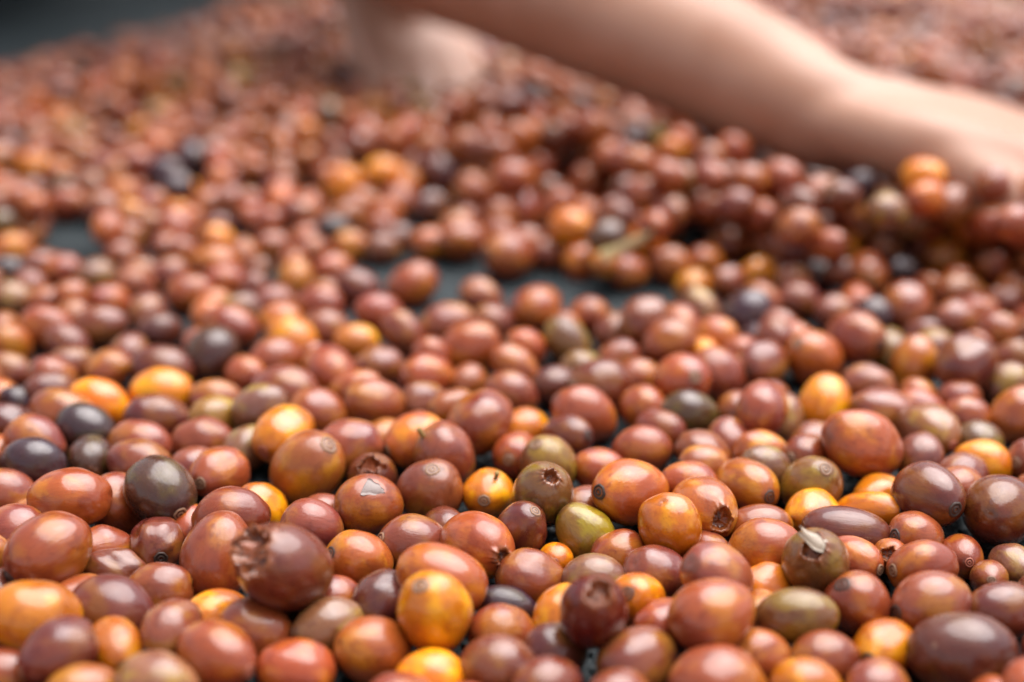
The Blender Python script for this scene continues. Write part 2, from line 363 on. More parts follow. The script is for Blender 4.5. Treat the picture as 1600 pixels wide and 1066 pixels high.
# ------------------------------------------------------------------ the cherries that the photograph lets one tell apart
# centre x y, long and short diameter (photo pixels), slope of the long axis (degrees, / positive), colour, marks | own label
ROWS = """
18 537 58 50 -60 o
15 580 75 55 -20 r
85 582 65 46 -25 r
80 602 60 40 0 D
112 568 52 48 0 r
170 577 64 58 30 R
255 575 95 66 -15 D
330 555 90 78 70 B | large blackish maroon cherry standing proud beside a dusky one and a salmon one
258 610 95 64 5 O
152 633 98 72 -35 O
105 647 105 70 -15 R
125 668 95 64 -25 P
246 650 98 62 0 D
330 620 78 52 0 r
333 647 72 54 5 Y
407 637 90 68 30 T
445 606 105 62 -15 r
430 563 80 70 10 R
513 580 92 76 -40 R d:539,597
500 648 88 78 -10 R
442 680 96 80 20 O r:416,703 | bright yellow-orange cherry with a brown ringed scar on its lower end
476 746 126 106 50 o b:517,703 | large orange-brown cherry with a pale oval scar on its upper end
315 686 92 60 8 R
385 697 78 60 45 T
222 690 98 60 -12 r
222 722 98 68 -12 r
55 690 95 68 -20 r
15 660 78 50 -15 D w
5 706 64 55 0 o
52 722 98 77 -15 P | blue-black cherry with a smooth grey sheen behind the copper-orange one
142 715 82 66 0 K h:146,740,.38 | dark brown cherry with its skin split open along a jagged lip
8 770 98 72 -25 r
110 785 123 92 5 c | long smooth copper-orange cherry lying flat beside the dark olive-brown one
180 790 102 86 -55 R z-6
249 768 112 98 -48 K s:289,801 | dark olive-brown cherry with a small ringed scar at its lower end
343 741 103 80 15 R s:323,751 | copper-red cherry with a round brown eye-like scar facing forward
305 728 78 58 0 r
28 825 112 76 10 r
73 869 128 114 30 R d:26,905 | large glossy chestnut-red cherry with a dark tip low on its side
362 806 116 84 5 R
414 786 82 58 -50 O
246 851 92 80 10 D w d:263,866 | shrivelled dark brown cherry with a black pitted scar
160 856 82 62 0 R
178 889 92 64 -15 D w | wrinkled rosy brown cherry with fine lines fanning from its end
337 872 132 106 80 R | tall smooth red-brown cherry touching the torn open one
445 888 142 126 -45 D h:402,850,.56 z7 | large dark cherry torn open with a ragged amber lip
490 822 94 78 -20 r
505 796 80 60 0 r
573 790 100 90 0 c f | orange-brown cherry with a silvery patch of peeled skin on top
582 750 106 74 0 D h:583,728,.42 | brown cherry with a torn reddish crown of dried skin
545 695 105 72 20 r
556 534 70 52 0 O
592 575 78 64 10 r
668 590 80 70 0 R
585 633 92 75 -15 R
662 628 64 58 0 r
730 597 64 52 0 o d:720,612
800 610 84 54 -20 r
868 600 62 54 0 D
805 572 86 52 -40 o
940 606 94 86 0 D
1000 590 62 56 0 R
752 660 102 90 45 R
706 640 72 60 0 o
650 688 94 80 20 o
695 712 102 86 -60 r st:661,676 | rosy brown cherry with a short stalk stub on its shoulder
603 675 42 36 0 O
820 662 64 44 0 O
887 681 90 66 -25 D d:920,676
912 648 106 80 -30 R
808 711 92 70 10 R s:794,715 | salmon-red cherry with a dark round scar low on its front
860 728 94 82 -60 G
851 779 102 90 75 G h:863,745,.22 z1 | olive-brown cherry with a small torn red crown on top
673 770 104 96 0 R s:678,729 | round copper-red cherry with a ringed scar on top
763 772 79 76 0 O s:757,777 sz:775,741 | small orange cherry with a ringed scar and a yellow stalk bit on top
818 824 81 77 0 D s:838,792 | small round mahogany cherry with a ringed scar near its top
742 853 112 96 -35 c h:784,862,.22 | glossy copper cherry with a puckered hole in its end
650 853 112 92 -15 r
690 907 140 106 -20 c z3 | copper cherry lying behind and above the upright deep orange one
680 957 128 110 -70 O s:660,906 z6 | upright deep orange cherry with a grey scar on its top end
563 876 96 88 0 o d:521,860 | orange-copper cherry with a dark torn stalk end
868 875 57 53 0 O r:866,873 | tiny orange cherry with a ringed scar wedged under brown ones
832 906 106 86 -15 R
915 836 102 86 -50 Y z-4 | yellow-green cherry tucked under the orange-brown one
984 768 116 96 0 o d:932,764 z2 | glossy orange-brown cherry with a blackened pointed tip
1051 824 108 93 -70 O | upright orange cherry with brown vertical streaks
935 736 86 68 -30 R
1003 703 92 72 0 R
914 786 62 52 0 r
970 866 85 70 0 R
1024 901 98 88 -30 r
925 906 102 78 0 T
1004 938 96 80 -25 O d:983,920 | yellow-orange cherry with a black-ringed scar on its shoulder
927 963 121 100 0 M h:930,921,.36 z5 | deep maroon cherry gaping open along its upper side
1128 906 116 96 -30 r
1122 882 96 68 -10 r
1114 963 136 110 20 R z5 | big smooth red-brown cherry leaning over its neighbours beside the gaping maroon one
1190 854 113 80 5 R
1185 818 102 60 5 o
1100 797 108 94 -45 o h:1121,808,.34 | tan-orange cherry with a brown husky hole in its side
1160 759 92 80 -30 o d:1189,771
1266 768 105 88 0 G s:1279,731 | grey-olive cherry with a small ringed scar on top
1270 803 80 70 10 O
1348 698 126 102 -20 c z4 | large smooth copper cherry standing above the others beside the olive-yellow one
1358 799 106 60 -10 O d:1403,793 | long narrow orange cherry with a dark brown tip
1370 766 82 50 10 O
1453 781 112 94 -30 D d:1478,797 | maroon cherry with a blackened dent on its side
1560 797 113 106 0 D | large round chocolate-brown cherry beside a patch of bare net
1323 833 133 78 -8 D | long purplish-brown cherry with a grey sheen
1429 834 91 74 -10 R
1268 886 113 99 -30 G h:1250,850,.34 fp | brown-olive cherry with a curled pale flap of skin
1330 873 96 72 -30 R s:1365,882 | salmon-pink cherry with a small open scar at its end
1395 868 70 54 0 o h:1383,858,.36 | small tan cherry with a ragged brown tear
1442 888 106 84 0 R
1500 871 76 66 -20 R r:1499,872 | small salmon cherry with a red bullseye scar
1582 885 82 64 0 T d:1588,899
1545 904 72 54 0 r s:1536,900
1460 939 128 88 8 r
1560 956 112 88 10 D
1503 1022 166 126 -5 D z8 | very large red-brown cherry, the biggest of the heap
1342 948 110 96 -50 R
1240 966 126 82 0 G | long pale olive-tan cherry with a split tip
1197 913 66 58 0 O
1195 940 66 50 0 o
1282 1021 105 74 0 R
1378 1013 106 86 20 O d:1340,1020 | orange cherry with a dark purple patch at one end
1260 1072 112 84 0 O
1372 1072 102 80 0 r
1193 1026 90 82 -40 R
1120 1062 150 98 -5 R
992 1031 122 100 20 r
970 1078 92 66 0 r
1035 976 88 76 0 R
875 956 86 66 60 O
795 946 92 60 -15 P | slate-purple cherry half hidden under copper ones
787 984 102 74 5 R
865 1013 96 82 0 D
785 1042 122 88 -10 r
850 1066 92 78 0 D
670 1057 112 84 0 O
625 1088 105 70 0 R
587 1019 118 101 -20 o
590 938 87 80 45 D
512 981 106 88 15 T
520 931 74 60 0 R
463 1049 120 97 -10 R
400 986 122 90 -20 R
334 1023 146 100 -15 R r:395,1040 | long salmon-red cherry with a pale scar at its lower end
335 955 72 58 0 O
270 986 112 86 20 r d:243,1014
252 923 106 82 10 R
175 953 133 88 -22 D
130 931 78 62 0 R
52 963 136 88 -15 O
172 1005 99 82 -35 O d:202,1024 | yellow-orange cherry with a blackened end beside a plum-brown one
104 1023 116 97 30 D
15 996 96 78 -40 R
10 1052 92 82 0 R
130 1073 110 80 0 o
245 1064 130 88 -10 T
2 916 62 56 0 D
1068 598 102 84 20 R s:1084,588
1118 589 90 80 -30 R
1192 570 84 73 20 r
1266 562 93 79 -40 o
1190 640 90 77 70 r
1222 646 80 50 85 T
1080 648 93 72 -5 K
1287 632 92 76 70 O
1357 600 82 58 -10 r
1382 643 102 66 -10 r
1428 573 96 68 80 o
1512 570 98 86 30 D
1446 673 105 77 -20 G r:1472,694
1440 716 82 68 70 r
1510 652 76 62 0 R
1532 686 70 48 0 G
1540 717 90 54 -15 O
1506 738 80 58 0 r
1590 649 96 77 50 c
1570 599 77 58 30 T
1592 558 77 54 0 r
1602 718 72 62 0 R
1100 712 88 70 -25 R
1098 728 82 60 -10 o
1186 706 84 62 0 o
1195 730 78 66 -40 T
1085 756 96 68 -20 R
1262 713 80 69 0 R
1272 685 60 48 0 r
1135 678 72 44 85 r
1495 758 62 60 0 R
20 388 56 47 0 o
18 420 56 42 0 P
65 412 50 44 0 r
98 422 63 51 0 R
150 432 60 56 0 G
193 397 48 44 0 R
20 465 60 49 0 T
73 472 59 50 0 R
72 512 79 62 -10 R
115 490 55 42 80 r
170 470 60 50 0 R
157 510 77 63 10 D
230 485 66 50 80 r
212 440 52 45 0 r
296 458 79 60 10 c
338 412 79 58 -10 o
352 438 62 52 0 R
268 425 52 46 0 r
250 515 63 50 10 D
202 545 60 38 80 r
360 510 86 62 -20 R
375 483 76 48 0 T
455 525 82 53 -30 O
440 500 62 52 0 o
500 478 80 64 -15 R
510 512 77 54 -10 r
556 445 77 50 -20 D
520 420 62 50 0 R
645 445 86 67 30 c
592 490 80 66 -20 R
632 522 80 58 -50 r
697 504 82 60 20 r
733 540 97 70 20 R
752 462 74 53 -25 r
770 500 58 45 0 r
795 400 84 76 0 R
427 385 56 50 0 R
488 388 46 42 0 r
548 383 56 45 0 o
598 385 56 44 0 r
672 380 52 46 0 o
722 375 66 60 0 c
462 430 56 46 80 o
430 465 56 40 0 r
838 482 87 73 30 R
920 492 63 57 0 R
887 535 86 63 -55 G
822 540 60 48 -20 R
1005 502 82 69 40 R
960 512 60 40 80 R
1045 532 87 64 25 R
1096 486 82 58 -60 T
1168 490 87 73 40 P
967 555 60 46 0 R
910 570 46 40 0 G
1048 415 76 63 -25 R
982 425 60 57 0 R
905 408 66 54 80 c
857 395 52 48 0 r
1103 408 53 50 0 o
1138 440 54 50 0 R
1185 428 52 47 0 O
1140 380 66 52 0 R
1160 548 46 42 0 R
1247 470 66 62 0 D
1278 430 60 50 -35 P
1355 432 69 66 0 c d:1347,446
1412 422 54 43 0 P
1415 480 87 76 60 R
1305 490 72 62 0 r
1338 527 96 77 -30 R d:1366,541
1390 540 54 42 85 Y
1460 537 46 42 0 T
1500 455 86 52 -10 R
1492 500 68 62 0 r
1478 402 69 66 0 o
1555 420 72 66 -40 R
1567 467 48 44 0 R
1562 520 74 62 -20 R
1385 385 60 44 0 r
1315 308 58 54 0 D z24 k
1445 312 60 56 0 c z24 k
1585 350 62 58 0 R z24 k
1385 330 62 54 0 T z24 k
535 292 70 56 80 O | large bright orange cherry lying alone amid dull red ones beyond the bare net
52 262 62 50 0 O | bright orange cherry near the back edge of the spread beside dull red ones
745 305 72 64 -40 R
690 268 78 54 0 D
675 325 58 50 0 D
920 290 66 60 -60 R
130 245 52 46 0 o
820 330 60 56 0 R
"""
PAL = {'R': (.320, .069, .0220), 'r': (.270, .068, .0310), 'D': (.165, .0370, .0190), 'P': (.050, .019, .024), 'M': (.095, .010, .007),
       'O': (.650, .185, .0080), 'o': (.430, .112, .0190), 'c': (.380, .083, .0180), 'G': (.215, .092, .0270), 'Y': (.250, .125, .0200),
       'T': (.285, .118, .0550), 'K': (.085, .0370, .0195), 'B': (.064, .0180, .0130)}
WORD = {'R': 'copper-red', 'r': 'rosy brown', 'D': 'dark red-brown', 'P': 'purple-black', 'M': 'deep maroon', 'O': 'bright orange', 'o': 'orange-brown',
        'c': 'warm copper', 'G': 'olive-green', 'Y': 'yellow-green', 'T': 'greyish tan', 'K': 'dark olive-brown', 'B': 'blackish maroon'}
SHORT = '''blackish maroon cherry
yellow-orange cherry with the brown ringed scar
large orange-brown cherry with the oval scar
blue-black cherry
split dark brown cherry
long copper-orange cherry
dark olive-brown cherry
cherry with the eye-like scar
large chestnut-red cherry
shrivelled cherry with the black scar
wrinkled cherry with fanning lines
tall red-brown cherry
large torn open cherry
cherry with the silvery peel
cherry with the torn reddish crown
cherry with the stalk stub
salmon cherry with the dark scar
olive cherry with the torn crown
round cherry with the scar on top
orange cherry with the yellow stalk bit
small mahogany cherry
copper cherry with the puckered hole
copper cherry above the deep orange one
upright deep orange cherry
orange-copper cherry with the torn end
tiny orange cherry
yellow-green cherry
cherry with the blackened pointed tip
streaked upright orange cherry
cherry with the black-ringed scar
gaping maroon cherry
big leaning red-brown cherry
cherry with the husky hole
grey-olive cherry
large copper cherry standing highest
long orange cherry with the brown tip
maroon cherry with the blackened dent
large chocolate-brown cherry
long purplish-brown cherry
cherry with the curled pale flap
salmon-pink cherry with the open scar
small tan cherry with the tear
cherry with the bullseye scar
biggest red-brown cherry
long pale olive-tan cherry
orange cherry with the purple patch
slate-purple cherry
long salmon-red cherry
orange cherry with the blackened end
lone bright orange cherry
bright orange cherry at the back edge'''.splitlines()

class Fruit: pass
def auto_label(f):
    size = 'small ' if f.b < .0054 else ('large ' if f.b > .0072 else ''); r = f.L / f.S
    shape = 'long ' if r > 1.4 else ('round ' if r < 1.12 else 'oval ')
    kind = 'wrinkled ' if f.wr else ''
    what = size + kind + shape + WORD[f.col] + ' cherry' + ((' with dark tip' if f.mark[0] == 'd' else ' with ringed scar') if f.mark else '')
    best = min(((np.linalg.norm(g.c - f.c), k) for k, g in enumerate(LAND)), default=(9, 0))
    if best[0] < .042: return what + ' beside the ' + SHORT[best[1]]
    if best[0] < .08: return what + ' near the ' + SHORT[best[1]]
    if 560 < f.px < 1100 and 380 < f.py < 500: return what + ' at the edge of the bare strip of net'
    if f.py < 400 and f.px > 1250: return what + ' lying against the spreading hand'
    return what + (' on the open spread' if f.py < 520 else ' between its neighbours in the heap')
heroes = []
for ln in ROWS.strip().splitlines():
    body, _, lab = ln.partition('|'); k = body.split()
    f = Fruit(); f.px, f.py, f.L, f.S, f.ang = map(float, k[:5]); f.col = k[5]; f.label = lab.strip()
    f.keep = 'k' in k[6:]; f.mark = None; f.hole = None; f.wr = False; f.flag = []; f.lift = 0.0; f.stem = None
    for m in k[6:]:
        if m == 'w': f.wr = True
        elif m in ('f', 'fp'): f.flag.append(m)
        elif m[0] == 'z': 
            if m[1].isdigit() or m[1] == '-': f.lift = float(m[1:]) / 1000
        if ':' in m:
            a, b = m.split(':'); q = [float(x) for x in b.split(',')]
            if a == 'h': f.hole = q
            elif a in ('st', 'sz'): f.stem = q
            else: f.mark = (a, q)
    heroes.append(f)

def finish(f):
    """size in metres, axis direction and centre from depth f.Z"""
    f.c = P(f.px, f.py, f.Z) + f.sh
    f.b = min(max(f.S / 2 * f.Z / FPX, .0042), .0104)
    f.a = f.b * f.ratio
GROW = 1.07
for f in heroes:
    ls = f.L / f.S
    g_ = 1.0 if 380 < f.py < 500 else GROW; f.S *= g_; f.L *= g_; f.ratio = max(1.16 + .12 * rng.random(), ls)
    Z0 = on_plane(f.px, f.py, .0100 + f.lift)
    if not f.label and not f.mark:
        s_ = max(f.S, f.L / 1.26 if abs(f.ang) < 35 else f.S, 2 * .0060 * FPX / Z0)
        f.py += .42 * (s_ - f.S); f.L = max(f.L, s_ * 1.16); f.S = s_; ls = f.L / f.S; f.ratio = max(1.2 + .1 * rng.random(), ls)
    b0 = f.S / 2 * Z0 / FPX
    f.Z = Z0 * (b0 / .0068) ** -.08
    zmin = on_plane(f.px, f.py, .026 + f.lift); zmax = on_plane(f.px, f.py, .0065)
    f.Z = min(max(f.Z, zmin), zmax); f.Zt = f.Z; f.sh = np.zeros(3)
    finish(f)
    tgt = (f.mark[1] if f.mark else (f.hole if f.hole else None))
    if tgt is not None:
        bpx = f.S / 2; m_ = math.hypot(tgt[0] - f.px, tgt[1] - f.py); s2 = 1 - ((f.L / 2) ** 2 - m_ ** 2) / bpx ** 2
        if s2 > .05 and m_ > 8: f.ratio = min(max(m_ / math.sqrt(s2) / bpx, 1.16), 1.40); finish(f)
    apx = f.a * FPX / f.Z; tgt = (f.mark[1] if f.mark else (f.hole if f.hole else None))
    if tgt is not None:
        ux, uy = (tgt[0] - f.px) / apx, -(tgt[1] - f.py) / apx
        n = math.hypot(ux, uy); 
        if n > .97: ux, uy = ux / n * .97, uy / n * .97
        uz = math.sqrt(max(0, 1 - ux * ux - uy * uy))
        f.ax = ux * RIGHT + uy * UP - uz * FWD
    else:
        s2 = (ls * ls - 1) / max(f.ratio ** 2 - 1, 1e-6); s = math.sqrt(min(max(s2, 0), 1)); c = math.sqrt(max(0, 1 - s * s))
        a = math.radians(f.ang); sg = 1 if rng.random() < .5 else -1
        f.ax = s * (math.cos(a) * RIGHT + math.sin(a) * UP) + c * FWD
        if s > .9 and sg < 0: f.ax = -f.ax
        if not f.label and not f.wr and c > .30 and rng.random() < .5: f.ax = -f.ax; f.mark = (['s', 's', 'r', 'd'][rng.integers(4)], None)
    f.ax = f.ax / np.linalg.norm(f.ax)

# let the fruit push each other apart (mostly along the line of sight) and settle on the net
def eff(ax, a, b, d):                                     # ellipsoid radius in direction d (n,3)
    c = d @ ax if d.ndim == 1 else np.einsum('ij,ij->i', d, ax)
    return 1 / np.sqrt(c * c / a ** 2 + (1 - c * c) / b ** 2)
N = len(heroes)
AX = np.array([f.ax for f in heroes])
RAYS = np.array([ray(f.px, f.py) for f in heroes]); RL = np.linalg.norm(RAYS, axis=1); RU = RAYS / RL[:, None]
iu, ju = np.triu_indices(N, 1)
pxy = np.array([(f.px, f.py) for f in heroes]); near = (np.abs(pxy[iu] - pxy[ju]).max(1) < 190); iu, ju = iu[near], ju[near]
for it in range(90):
    C = np.array([f.c for f in heroes]); A = np.array([f.a for f in heroes]); B = np.array([f.b for f in heroes])
    d = C[ju] - C[iu]; dist = np.linalg.norm(d, axis=1) + 1e-9; u = d / dist[:, None]
    need = (eff(AX[iu], A[iu], B[iu], u) + eff(AX[ju], A[ju], B[ju], u)) * .95
    ov = np.clip(need - dist, 0, None)
    push = np.zeros((N, 3)); np.add.at(push, iu, -u * ov[:, None] * .5); np.add.at(push, ju, u * ov[:, None] * .5)
    for i, f in enumerate(heroes):
        p = push[i]; along = p @ RU[i]; lat = p - along * RU[i]
        f.Z += .5 * along / RL[i] * 1.4 + .03 * (f.Zt - f.Z)
        f.sh = (f.sh + .22 * lat) * .93
        n = np.linalg.norm(f.sh)
        if n > .0022: f.sh *= .0022 / n
        zmax = on_plane(f.px, f.py, f.b * .97); zmin = on_plane(f.px, f.py, .036 + f.lift)
        f.Z = min(max(f.Z, zmin), zmax); finish(f)

# settle: slide each fruit down its line of sight until it rests on the net or on others
def touching(i, C, A, B):
    d = C - C[i]; dist = np.linalg.norm(d, axis=1); m = (dist < .03) & (dist > 1e-9)
    if not m.any(): return 0.0
    u = d[m] / dist[m][:, None]
    need = (eff(AX[m], A[m], B[m], u) + eff(np.repeat(AX[i:i+1], m.sum(), 0), A[i], B[i], u)) * .90
    return float(np.clip(need - dist[m], 0, None).sum())
for rnd_ in range(4):
    for i in sorted(range(N), key=lambda q: heroes[q].c[2]):
        f = heroes[i]
        if f.keep: continue
        for st_ in range(40):
            C = np.array([g.c for g in heroes]); A = np.array([g.a for g in heroes]); B = np.array([g.b for g in heroes])
            o0 = touching(i, C, A, B); z0 = f.Z
            f.Z += .0012; finish(f)
            C[i], A[i], B[i] = f.c, f.a, f.b
            if f.c[2] < f.b * .95 or touching(i, C, A, B) > max(o0, .0004):
                f.Z = z0; finish(f); break
print('hero radius by photo row', [(lo, round(float(np.mean([1000 * g.b for g in heroes if lo <= g.py < lo + 150])), 2), round(float(np.mean([1000 * g.c[2] for g in heroes if lo <= g.py < lo + 150])), 1)) for lo in range(200, 1050, 150)])

# ------------------------------------------------------------------ the person spreading the cherries (shape of arms needed before the far fruit is laid)
def lerp(a, b, t): return np.asarray(a) * (1 - t) + np.asarray(b) * t
A_el, A_f1, A_f2, A_wr = P(600, -140, .73), P(812, -32, .665), P(1115, 92, .60), P(1292, 182, .555)
A_pm, A_kn = P(1430, 204, .545), P(1575, 226, .540)
B_wr, B_el = P(590, -12, .785), np.array([-.18, .93, .20])
B_pm, B_kn = P(628, 48, .768), P(664, 108, .750)
A_sh, B_sh = np.array([-.15, .92, .335]), np.array([-.40, 1.0, .36])
arm_caps = []      # (p, q, r) capsules that the fruit keeps clear of
def cap(pts, rads):
    for i in range(len(pts) - 1):
        for t in np.linspace(0, 1, 6): arm_caps.append((lerp(pts[i], pts[i + 1], t), rads[i] * (1 - t) + rads[i + 1] * t))
body_parts = []
def limb(pts, rads, flat=None, ns=18, sub=5):
    # smooth the polyline a little (Catmull-Rom) before the sweep
    pts = [np.asarray(p, float) for p in pts]; q, rr = [], []
    for i in range(len(pts) - 1):
        p0, p1, p2, p3 = pts[max(i - 1, 0)], pts[i], pts[i + 1], pts[min(i + 2, len(pts) - 1)]
        for k in range(sub):
            t = k / sub
            q.append(.5 * (2 * p1 + (p2 - p0) * t + (2 * p0 - 5 * p1 + 4 * p2 - p3) * t * t + (3 * p1 - p0 - 3 * p2 + p3) * t ** 3))
            rr.append(rads[i] * (1 - t) + rads[i + 1] * t)
    q.append(pts[-1]); rr.append(rads[-1])
    # round ends
    d = q[-1] - q[-2]; d = d / np.linalg.norm(d); r = rr[-1]; q += [q[-1] + d * r * .55, q[-1] + d * r * .85]; rr += [r * .8, r * .4]
    d = q[0] - q[1]; d = d / np.linalg.norm(d); r = rr[0]; q = [q[0] + d * r * .85, q[0] + d * r * .55] + q; rr = [r * .4, r * .8] + rr
    body_parts.append(tube(q, rr, ns, flat))
def ball(c, r, n=14):
    V, F = [], []
    for i in range(n + 1):
        ph = math.pi * (i + .02) / (n + .04)
        for j in range(2 * n):
            t = math.pi * j / n; V.append(np.asarray(c) + np.array([r[0] * math.sin(ph) * math.cos(t), r[1] * math.sin(ph) * math.sin(t), r[2] * math.cos(ph)]))
    F = lathe_grid(n + 1, 2 * n); F.append(tuple(range(2 * n - 1, -1, -1))); F.append(tuple(range(n * 2 * n, (n + 1) * 2 * n)))
    F = [f[::-1] for f in F]
    body_parts.append((V, F))
finger_tips = []
def hand(wr, pm, kn, across, normal, thumb_side, bend, wide=1.0):
    """palm from wrist to knuckles, four fingers that bend along `bend`, thumb from the side of the palm"""
    across = across / np.linalg.norm(across) * wide; normal = normal / np.linalg.norm(normal); d = (kn - wr) / np.linalg.norm(kn - wr)
    for s in (-.030, -.020, -.010, 0, .010, .020, .030):      # metacarpals form the palm
        limb([wr + across * s * .28, pm + across * s * .92, kn + across * s * 1.05 - d * .004], [.0150, .0155, .0125], (normal, .92))
    L = (.070, .080, .076, .060) if thumb_side > 0 else (.060, .076, .080, .070)
    for k, s in enumerate((-.031, -.0105, .0105, .031)):
        r0 = kn + across * s * 1.05; l = L[k] if thumb_side < 0 else L[::-1][k]
        a1, a2, a3 = .25, .95, 1.5
        p1 = r0 + (d * math.cos(a1) + bend * math.sin(a1)) * l * .46 + across * s * .15
        p2 = p1 + (d * math.cos(a2) + bend * math.sin(a2)) * l * .32
        p3 = p2 + (d * math.cos(a3) + bend * math.sin(a3)) * l * .22
        limb([r0 - d * .008, r0, p1, p2, p3], [.0105, .0105, .0092, .0082, .0068], ns=12, sub=3)
        finger_tips.append((p3, d * math.cos(a3) + bend * math.sin(a3), across, normal))
    t0 = wr + d * .022 + across * thumb_side * .018
    t1 = t0 + d * .030 + across * thumb_side * .022 + bend * .006
    t2 = t1 + d * .028 + across * thumb_side * .010 + bend * .010
    t3 = t2 + d * .020 + bend * .012
    limb([t0, t1, t2, t3], [.0165, .0135, .0110, .0080], ns=12, sub=3)
    cap([wr, pm, kn], [.024, .030, .030])
# arm A: reaches to the right of the frame, its hand in the fruit
A_rad = [.036, .0335, .0300, .0222]
limb([A_sh, lerp(A_sh, A_el, .5) + np.array([0, 0, -.008]), A_el, A_f1, A_f2, A_wr, A_pm], [.046, .041, .0350, .0330, .0288, .0222, .0185])
cap([A_el, A_f1, A_f2, A_wr], A_rad)
dA = A_kn - A_wr; dA /= np.linalg.norm(dA)
nA = np.array([.15, .02, .95]); nA -= dA * (nA @ dA); nA /= np.linalg.norm(nA); acA = np.cross(dA, nA); acA /= np.linalg.norm(acA)
if acA[1] > 0: acA = -acA                                  # + across = towards the camera
hand(A_wr, A_pm, A_kn, acA * .92, nA, +1, -nA)
# arm B: behind, its fingers buried
limb([B_sh, lerp(B_sh, B_el, .5), B_el, lerp(B_el, B_wr, .35), lerp(B_el, B_wr, .75), B_wr, B_pm], [.046, .042, .036, .0355, .0285, .0240, .0200])
cap([B_el, lerp(B_el, B_wr, .35), B_wr], [.036, .035, .025])
dB = B_kn - B_wr; dB /= np.linalg.norm(dB)
nB = np.array([.20, -.35, .90]); nB -= dB * (nB @ dB); nB /= np.linalg.norm(nB); acB = np.cross(dB, nB); acB /= np.linalg.norm(acB)
if acB[0] < 0: acB = -acB
hand(B_wr, B_pm, B_kn, acB, nB, +.15, -nB, .72)
# trunk, neck, head (above the frame, but the arms have to hang from somebody)
chest, pelvis = np.array([-.265, 1.05, .355]), np.array([-.33, 1.31, .22])
limb([lerp(A_sh, chest, .12), chest + np.array([.0, .0, .02]), lerp(B_sh, chest, .12)], [.055, .080, .055])
limb([chest, lerp(chest, pelvis, .5) + np.array([0, 0, .03]), pelvis], [.105, .100, .115], (np.array([-.2, -.25, .95]), .78), ns=28)
neck, head = np.array([-.262, 1.02, .455]), np.array([-.258, .975, .545])
limb([chest + np.array([0, -.02, .03]), neck, head], [.052, .048, .050])
ball(head, (.073, .088, .105)); ball(head + np.array([.003, -.035, -.045]), (.052, .050, .062))
ball(head + np.array([.004, -.098, -.018]), (.011, .014, .016))
for s in (-1, 1): ball(head + np.array([s * .074, .008, -.01]), (.010, .020, .030))
ball(head + np.array([.004, -.083, -.052]), (.022, .010, .007))

def union_mesh(name, parts, voxel, mat, smooth_it=6):
    V, F = [], []
    for v, f in parts:
        o = len(V); V += [tuple(x) for x in v]; F += [tuple(i + o for i in q) for q in f]
    me = bpy.data.meshes.new(name + '_raw'); me.from_pydata(V, [], F); me.update()
    bm = bmesh.new(); bm.from_mesh(me); bmesh.ops.recalc_face_normals(bm, faces=bm.faces); bm.to_mesh(me); bm.free()
    ob = bpy.data.objects.new(name + '_raw', me); COL.objects.link(ob)
    r = ob.modifiers.new('r', 'REMESH'); r.mode = 'VOXEL'; r.voxel_size = voxel; r.use_smooth_shade = True
    s = ob.modifiers.new('s', 'SMOOTH'); s.iterations = smooth_it; s.factor = .5
    dg = bpy.context.evaluated_depsgraph_get(); out = bpy.data.meshes.new_from_object(ob.evaluated_get(dg))
    bpy.data.objects.remove(ob); bpy.data.meshes.remove(me)
    out.name = name; out.materials.clear(); out.materials.append(mat)
    out.polygons.foreach_set('use_smooth', np.ones(len(out.polygons), dtype=bool)); return out
person = bpy.data.objects.new('person', None); COL.objects.link(person)
person.location = (-.33, 1.2, 0); person.empty_display_size = .1
person['label'] = 'person in dark clothes kneeling and spreading the cherries with bare arms and hands'; person['category'] = 'person'
bpy.context.view_layer.update()
def under_person(name, mesh, **props):
    o = add(name, mesh, person, **props); o.matrix_parent_inverse = Matrix.Translation((.33, -1.2, 0)); return o
under_person('body', union_mesh('body', body_parts, .0028, M_SKIN, 14), label='bare arms and hands with warm tan skin')
def clothes(name, build, voxel, mat):
    global body_parts
    keep = body_parts; body_parts = []; build(); parts = body_parts; body_parts = keep
    return under_person(name, union_mesh(name, parts, voxel, mat, 8))
def shirt():
    limb([lerp(A_sh, A_el, .42), A_sh, chest + np.array([0, 0, .02]), B_sh, lerp(B_sh, B_el, .42)], [.056, .062, .092, .062, .056])
    limb([chest + np.array([.0, -.01, 0]), lerp(chest, pelvis, .5) + np.array([0, 0, .03]), pelvis], [.118, .114, .126], (np.array([-.2, -.25, .95]), .8), ns=28)
def trousers():
    kn1, kn2 = np.array([-.415, 1.00, .062]), np.array([-.10, 1.14, .062])
    limb([pelvis + np.array([-.06, .0, 0]), lerp(pelvis, kn1, .5) + np.array([-.04, 0, .04]), kn1], [.105, .088, .060])
    limb([pelvis + np.array([.07, .0, 0]), lerp(pelvis, kn2, .5) + np.array([.05, 0, .04]), kn2], [.105, .088, .060])
    for k, dx in ((kn1, -.03), (kn2, .02)): limb([k + np.array([0, .01, -.006]), k + np.array([dx, .2, -.006]), k + np.array([dx, .37, -.012])], [.056, .056, .040])
    limb([pelvis + np.array([-.08, 0, 0]), pelvis + np.array([.08, 0, 0])], [.118, .118])
def hair():
    ball(head + np.array([0, .018, .018]), (.082, .088, .108)); ball(head + np.array([0, .075, -.005]), (.05, .05, .05))
clothes('shirt', shirt, .006, M_SHIRT); clothes('trousers', trousers, .006, M_BLACK); clothes('hair', hair, .006, M_HAIR)
for s in (-1, 1):
    v, f = (lambda b: b)(([], []))
    keep = body_parts; body_parts = []; ball((0, 0, 0), (.012, .012, .012), 8); v, f = body_parts[0]; body_parts = keep
    e = under_person('eye', mesh_from('eye', np.array(v) + head + np.array([s * .030, -.080, .004]), f, M_EYE))
nv = None
